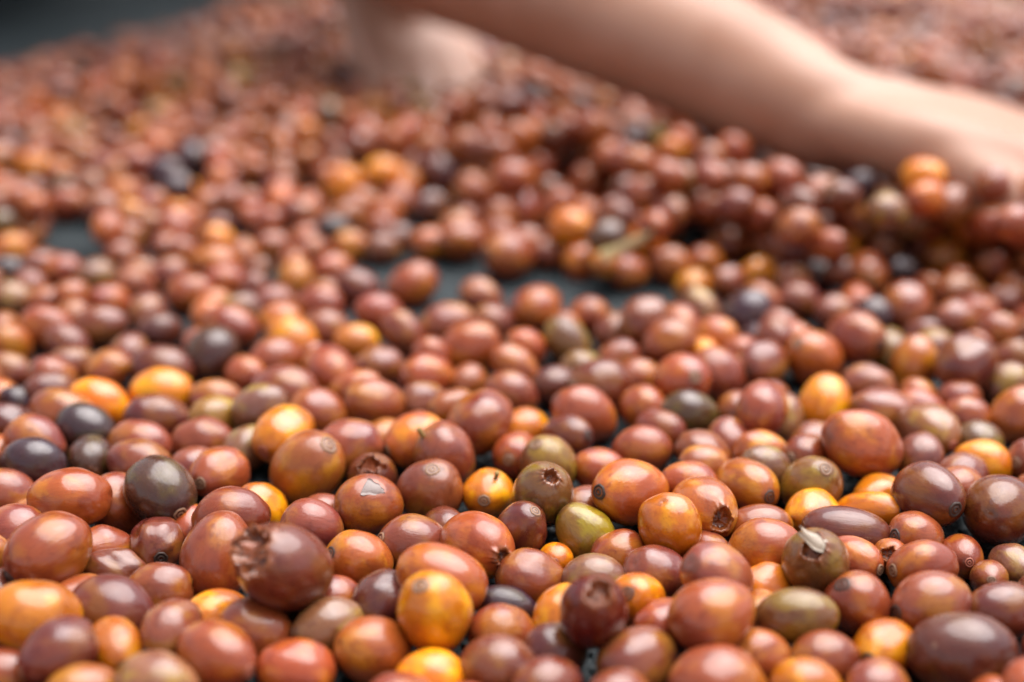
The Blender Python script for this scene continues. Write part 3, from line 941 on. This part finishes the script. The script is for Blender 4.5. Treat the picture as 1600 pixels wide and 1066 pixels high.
for p, dr, ac, nn in finger_tips:                          # nails
    b3 = np.cross(dr, ac); b3 /= np.linalg.norm(b3)
    if b3 @ nn < 0: b3 = -b3
    V, F = [], []
    for i in range(5):
        for j in range(5):
            u, v = i / 4 - .5, j / 4 * 2 - 1
            V.append(p + dr * (u * .010 + .002) + ac * v * .0045 * (1 - .5 * max(0, u) ** 2) + b3 * (.0068 - .0022 * v * v))
    for i in range(4):
        for j in range(4): a = i * 5 + j; F.append((a, a + 1, a + 6, a + 5))
    under_person('nail', mesh_from('nail', V, F, M_NAIL))
CAPP = np.array([c[0] for c in arm_caps]); CAPR = np.array([c[1] for c in arm_caps])

# ------------------------------------------------------------------ the rest of the spread
def inside(poly, x, y):
    c = False; n = len(poly)
    for i in range(n):
        x1, y1 = poly[i]; x2, y2 = poly[i - 1]
        if (y1 > y) != (y2 > y) and x < (x2 - x1) * (y - y1) / (y2 - y1) + x1: c = not c
    return c
BARE = [[(575, 398), (640, 404), (700, 412), (770, 424), (860, 440), (960, 450), (1075, 452), (1050, 488), (900, 482), (780, 470), (690, 482), (660, 470), (590, 440)],
        [(96, 364), (166, 364), (160, 394), (100, 394)], [(1480, 838), (1530, 832), (1540, 862), (1500, 862)], [(195, 815), (225, 812), (222, 838), (200, 840)]]
def edge_y(px): return 97 - (px - 0) * .262           # the net shows above this line at the back left
# pile height: a low ridge pushed up in front of the arm, flat elsewhere
RIDGE = [(P(730, 140, .70), .030), (P(720, 170, .66), .036), (P(820, 190, .60), .046), (P(980, 215, .56), .050), (P(1120, 262, .52), .046), (P(1260, 320, .495), .040), (P(1450, 330, .495), .044), (P(1700, 330, .49), .046)]
def height(x, y):
    h = .021 + .006 * math.sin(x * 31 + 1) * math.sin(y * 27) + .004 * math.sin(x * 77 + y * 53)
    for i in range(len(RIDGE) - 1):
        (a, ha), (b, hb) = RIDGE[i], RIDGE[i + 1]
        ab = b[:2] - a[:2]; t = min(max(((x - a[0]) * ab[0] + (y - a[1]) * ab[1]) / (ab @ ab), 0), 1)
        d = math.hypot(x - a[0] - ab[0] * t, y - a[1] - ab[1] * t)
        h = max(h, (ha + (hb - ha) * t) * math.exp(-(d / .052) ** 2))
    return h
CELL = .02
grid = {}
pos, rad = [], []
def put(c, r):
    grid.setdefault((int(c[0] // CELL), int(c[1] // CELL)), []).append(len(pos)); pos.append(np.array(c)); rad.append(r)
def around(x, y):
    i, j = int(x // CELL), int(y // CELL); return [k for a in (-1, 0, 1) for b in (-1, 0, 1) for k in grid.get((i + a, j + b), ())]
for f in heroes: put(f.c, (f.a * f.b * f.b) ** (1 / 3))
HP = np.array([f.c for f in heroes]); HX, HY, HZ = project(HP); HR = np.array([(f.a * f.b * f.b) ** (1 / 3) for f in heroes])
HPX = HR * FPX / HZ
def hides_hero(c, r):
    x, y, Z = project(c)
    if not (-150 < x < PW + 150 and -150 < y < PH + 250): return False
    d = np.hypot(HX - x, HY - y); rp = r * FPX / Z
    return bool(np.any((HZ > Z + .001) & (d < (HPX * .72 + rp * .50 if c[2] < .012 else HPX * .95 + rp * .85))))
def clear_of_arms(c, r): return float(np.min(np.linalg.norm(CAPP - c, axis=1) - CAPR)) > r * .8
fill = []
def ok_view(c, r):
    x, y, Z = project(c)
    if Z < .06: return False
    rp = r * FPX / Z
    if Z > 0:
        if x > -400 and x < 430 and y - rp < edge_y(x): return False
        if x <= -400 and y - rp < 200: return False
        for b in BARE:
            for dx, dy in ((0, 0), (rp, 0), (-rp, 0), (0, rp), (0, -rp)):
                if inside(b, x + dx, y + dy): return False
    return True
# (1) floor layer between and under the fruit placed above, then a second one
def try_put(x, y, z, r):
    nb = around(x, y); c = np.array([x, y, z])
    if nb:
        Q = np.array([pos[k] for k in nb]); R = np.array([rad[k] for k in nb])
        if np.any(np.linalg.norm(Q - c, axis=1) < (R + r) * .82): return False
    if not ok_view(c, r) or hides_hero(c, r) or not clear_of_arms(c, r): return False
    put(c, r); fill.append((c, r)); return True
for lay in (.0058, .0080, .0112):
    for _ in range(5200):
        y = .06 + .42 * rng.random(); x = rng.uniform(-1, 1) * (.14 + .33 * y)
        r = rng.uniform(.0052, .0072); try_put(x, y, max(lay, r), r)
# (2) fruit dropped one by one on the far part and outside the frame
def drop(x, y, r):
    nb = around(x, y); z = r
    for k in nb:
        q, s = pos[k], rad[k] + r; d2 = (q[0] - x) ** 2 + (q[1] - y) ** 2
        if d2 < s * s * .9: z = max(z, q[2] + math.sqrt(s * s * .9 - d2))
    return z
for _ in range(17000):
    y = .03 + 1.42 * rng.random() ** .8; xm = .16 + .52 * y; x = rng.uniform(-xm, xm)
    r = rng.uniform(.0058, .0078); H = height(x, y)
    best = None
    for t in range(7):
        xx, yy = (x, y) if t == 0 else (x + rng.uniform(-.008, .008), y + rng.uniform(-.008, .008))
        z = drop(xx, yy, r)
        if best is None or z < best[2]: best = (xx, yy, z)
    xx, yy, z = best
    if z + r > max(H, 2 * r + .001): continue
    c = np.array(best)
    if math.hypot(xx, yy) < .05: continue
    if not ok_view(c, r) or hides_hero(c, r) or not clear_of_arms(c, r): continue
    put(c, r); fill.append((c, r))

# colours in the proportions of the photograph
KEYS = list('RrDPOocGYTK'); WT = np.array([.37, .25, .11, .04, .035, .075, .08, .012, .004, .03, .01]); WT = WT / WT.sum()
def tint(k):
    c = np.array(PAL[k]) * (.86, .81, .77); j = rng.normal(0, .08, 3); s = 1 + rng.normal(0, .13)
    return tuple(np.clip(c * (1 + j * .6) * s, .004, .8))

def orient(ax, a, b, c, spin):
    z = Vector(ax).normalized(); q = z.to_track_quat('Z', 'Y').to_matrix() @ Matrix.Rotation(spin, 3, 'Z')
    return Matrix.Translation(Vector(c)) @ q.to_4x4() @ Matrix.Diagonal((b, b, a, 1))

SAME = {}
def place_fruit(f, i):
    if f.hole: me = holed(round(f.hole[2] if len(f.hole) > 2 else .4, 2), 40 + i % 7, .30 if (f.hole[2] if len(f.hole) > 2 else .4) > .35 else .18)
    elif f.wr: me = SHRUNK[i % 3]
    else: me = PLAIN[(i * 7 + 3) % len(PLAIN)]
    o = add('coffee_cherry', me)
    o.matrix_world = orient(f.ax, f.a, f.b, f.c, f.spin); o.color = (*tint(f.col), 1)
    o['category'] = 'coffee cherry'; o['group'] = 'coffee cherries spread on the net'
    o['label'] = f.label if f.label else auto_label(f)
    if f.mark:
        k, _ = f.mark; m = SCARS[k][i % len(SCARS[k])]; add('blossom_scar', m, o)
    inv = None
    def child_at(name, mesh, px, py, xdir, lift=.0, scale=1.0):
        """a part that starts where the ray through the photo point meets this fruit, x axis along xdir"""
        M = np.array(o.matrix_world.inverted()); o3 = M[:3, :3] @ CAMP + M[:3, 3]; d3 = M[:3, :3] @ ray(px, py)
        A_, B_, C_ = d3 @ d3, 2 * o3 @ d3, o3 @ o3 - 1; disc = B_ * B_ - 4 * A_ * C_
        t = (-B_ - math.sqrt(disc)) / (2 * A_) if disc > 0 else -B_ / (2 * A_)
        hit = np.array(CAMP) + ray(px, py) * t
        nrm = hit - f.c; nrm /= np.linalg.norm(nrm); x = np.asarray(xdir, float); x = x - nrm * (x @ nrm); x /= np.linalg.norm(x); y = np.cross(nrm, x)
        W = Matrix(((x[0], y[0], nrm[0], hit[0] + nrm[0] * lift), (x[1], y[1], nrm[1], hit[1] + nrm[1] * lift), (x[2], y[2], nrm[2], hit[2] + nrm[2] * lift), (0, 0, 0, 1))) @ Matrix.Scale(f.b * scale, 4)
        ch = add(name, mesh, o); ch.matrix_basis = o.matrix_world.inverted() @ W; return ch
    if f.stem:
        v, q = tube([(0, 0, -.1), (.03, 0, .1), (.10, .02, .30)], [.10, .08, .11], 8)
        child_at('stalk', mesh_from('stalk', v, q, M_STEM), f.stem[0], f.stem[1] + 6, UP)
    if 'f' in f.flag:
        child_at('peel_flap', flap_mesh('peel_flap', M_FLAP_GREY, .60, .62, -.60, 3, .02), f.px - 4, f.py - 30, RIGHT * .9 - UP * .3, .0001)
    if f.hole and f.px == 445:
        for q, (fx, fy, dx, dy, l, w_) in enumerate(((398, 858, -.9, .3, .34, .36), (424, 836, -.1, 1, .30, .42))):
            child_at('peel_flap', flap_mesh('peel_flap', M_FLAP_RED, l, w_, .9, 20 + q), fx, fy, RIGHT * dx + UP * dy, -.0002)
    if f.hole and 582 == f.px:
        child_at('peel_flap', flap_mesh('peel_flap', M_FLAP_RED, .5, .55, 1.1, 31), 575, 735, UP + RIGHT * .2, -.0002)
        child_at('peel_flap', flap_mesh('peel_flap', M_FLAP_RED, .35, .45, 1.1, 32), 595, 736, UP + RIGHT * .5, -.0002)
    if 'fp' in f.flag:
        child_at('peel_flap', flap_mesh('peel_flap', M_FLAP_PALE, .85, .5, .5, 5), f.px + 22, f.py - 32, -RIGHT * .9 + UP * .5, .0004)
    return o
LAND = [f for f in heroes if f.label]
assert len(LAND) == len(SHORT)
for i, f in enumerate(heroes):
    f.spin = rng.uniform(0, 6.28)
    f.obj = place_fruit(f, i)
# further single cherries: those of the far part that show largest, up to about 300 in all
vis = []
for n, (c, r) in enumerate(fill):
    x, y, Z = project(c)
    if 0 < x < PW and 120 < y < 420 and c[2] > .011: vis.append((Z, n))
vis.sort(); single = {n for _, n in vis[:max(0, 300 - len(heroes))]}
for n in sorted(single):
    c, r = fill[n]; f = Fruit(); k = KEYS[rng.choice(len(KEYS), p=WT)]
    f.col, f.label, f.mark, f.hole, f.wr, f.flag, f.stem = k, '', None, None, False, [], None
    f.c, f.b = c, r * .93; f.a = f.b * rng.uniform(1.12, 1.3); ax = rng.normal(size=3); ax[2] *= .45; f.ax = ax / np.linalg.norm(ax); f.spin = rng.uniform(0, 6.28); f.px, f.py, _ = project(c); f.L, f.S = f.a, f.b
    place_fruit(f, n)
def mass():
    ns, nr = 18, 11
    base = []
    for s in range(6):
        V, F, _, _ = fruit_mesh('m', 60 + s, p=2.15, egg=.04 * (s % 3 - 1), rough=.02, ns=ns, nr=nr); base.append((V, np.array([q for q in F if len(q) == 4]), [q for q in F if len(q) > 4]))
    VV, LC, CC, RR, FF = [], [], [], [], []; o = 0
    for n, (c, r) in enumerate(fill):
        if n in single: continue
        V, Q, caps = base[n % 6]
        ax = rng.normal(size=3); ax[2] *= .5; b = r * .94; a = b * rng.uniform(1.1, 1.32)
        M = np.array(orient(ax, a, b, c, rng.uniform(0, 6.28)))
        VV.append(V @ M[:3, :3].T + M[:3, 3]); LC.append(V); CC.append(np.tile((*(np.array(tint(KEYS[rng.choice(len(KEYS), p=WT)])) * 1.08), 1), (len(V), 1))); RR.append(np.full(len(V), rng.random()))
        FF += (Q + o).tolist(); FF += [tuple(i + o for i in q) for q in caps]; o += len(V)
    VV = np.concatenate(VV); LC = np.concatenate(LC); CC = np.concatenate(CC); RR = np.concatenate(RR); Z = np.zeros(len(VV))
    me = mesh_from('coffee_cherry_spread', VV, FF, M_MASS, {'lc': ('FLOAT_VECTOR', LC), 'fruit_color': ('FLOAT_COLOR', CC), 'rnd': ('FLOAT', RR), 'inner': ('FLOAT', Z), 'rim': ('FLOAT', Z)})
    add('coffee_cherry_spread', me, kind='stuff', label='deep spread of coffee cherries drying behind and under the front ones', category='coffee cherries')
mass()
print('heroes', len(heroes), 'fill', len(fill), 'single', len(single))

# a dry olive leaf sliver caught at the foot of the ridge
lf = flap_mesh('dry_leaf', M_LEAF, .019, .0042, .5, 11, .0005)
lo = add('dry_leaf', lf, label='dry olive-yellow leaf sliver caught between cherries behind the bare net', category='leaf')
p0, p1 = P(940, 400, .478), P(1010, 372, .485); x = p1 - p0; x /= np.linalg.norm(x); nz = np.array([.1, -.7, .7]); nz -= x * (nz @ x); nz /= np.linalg.norm(nz); yy = np.cross(nz, x)
lo.matrix_world = Matrix(((x[0], yy[0], nz[0], p0[0]), (x[1], yy[1], nz[1], p0[1]), (x[2], yy[2], nz[2], p0[2]), (0, 0, 0, 1)))
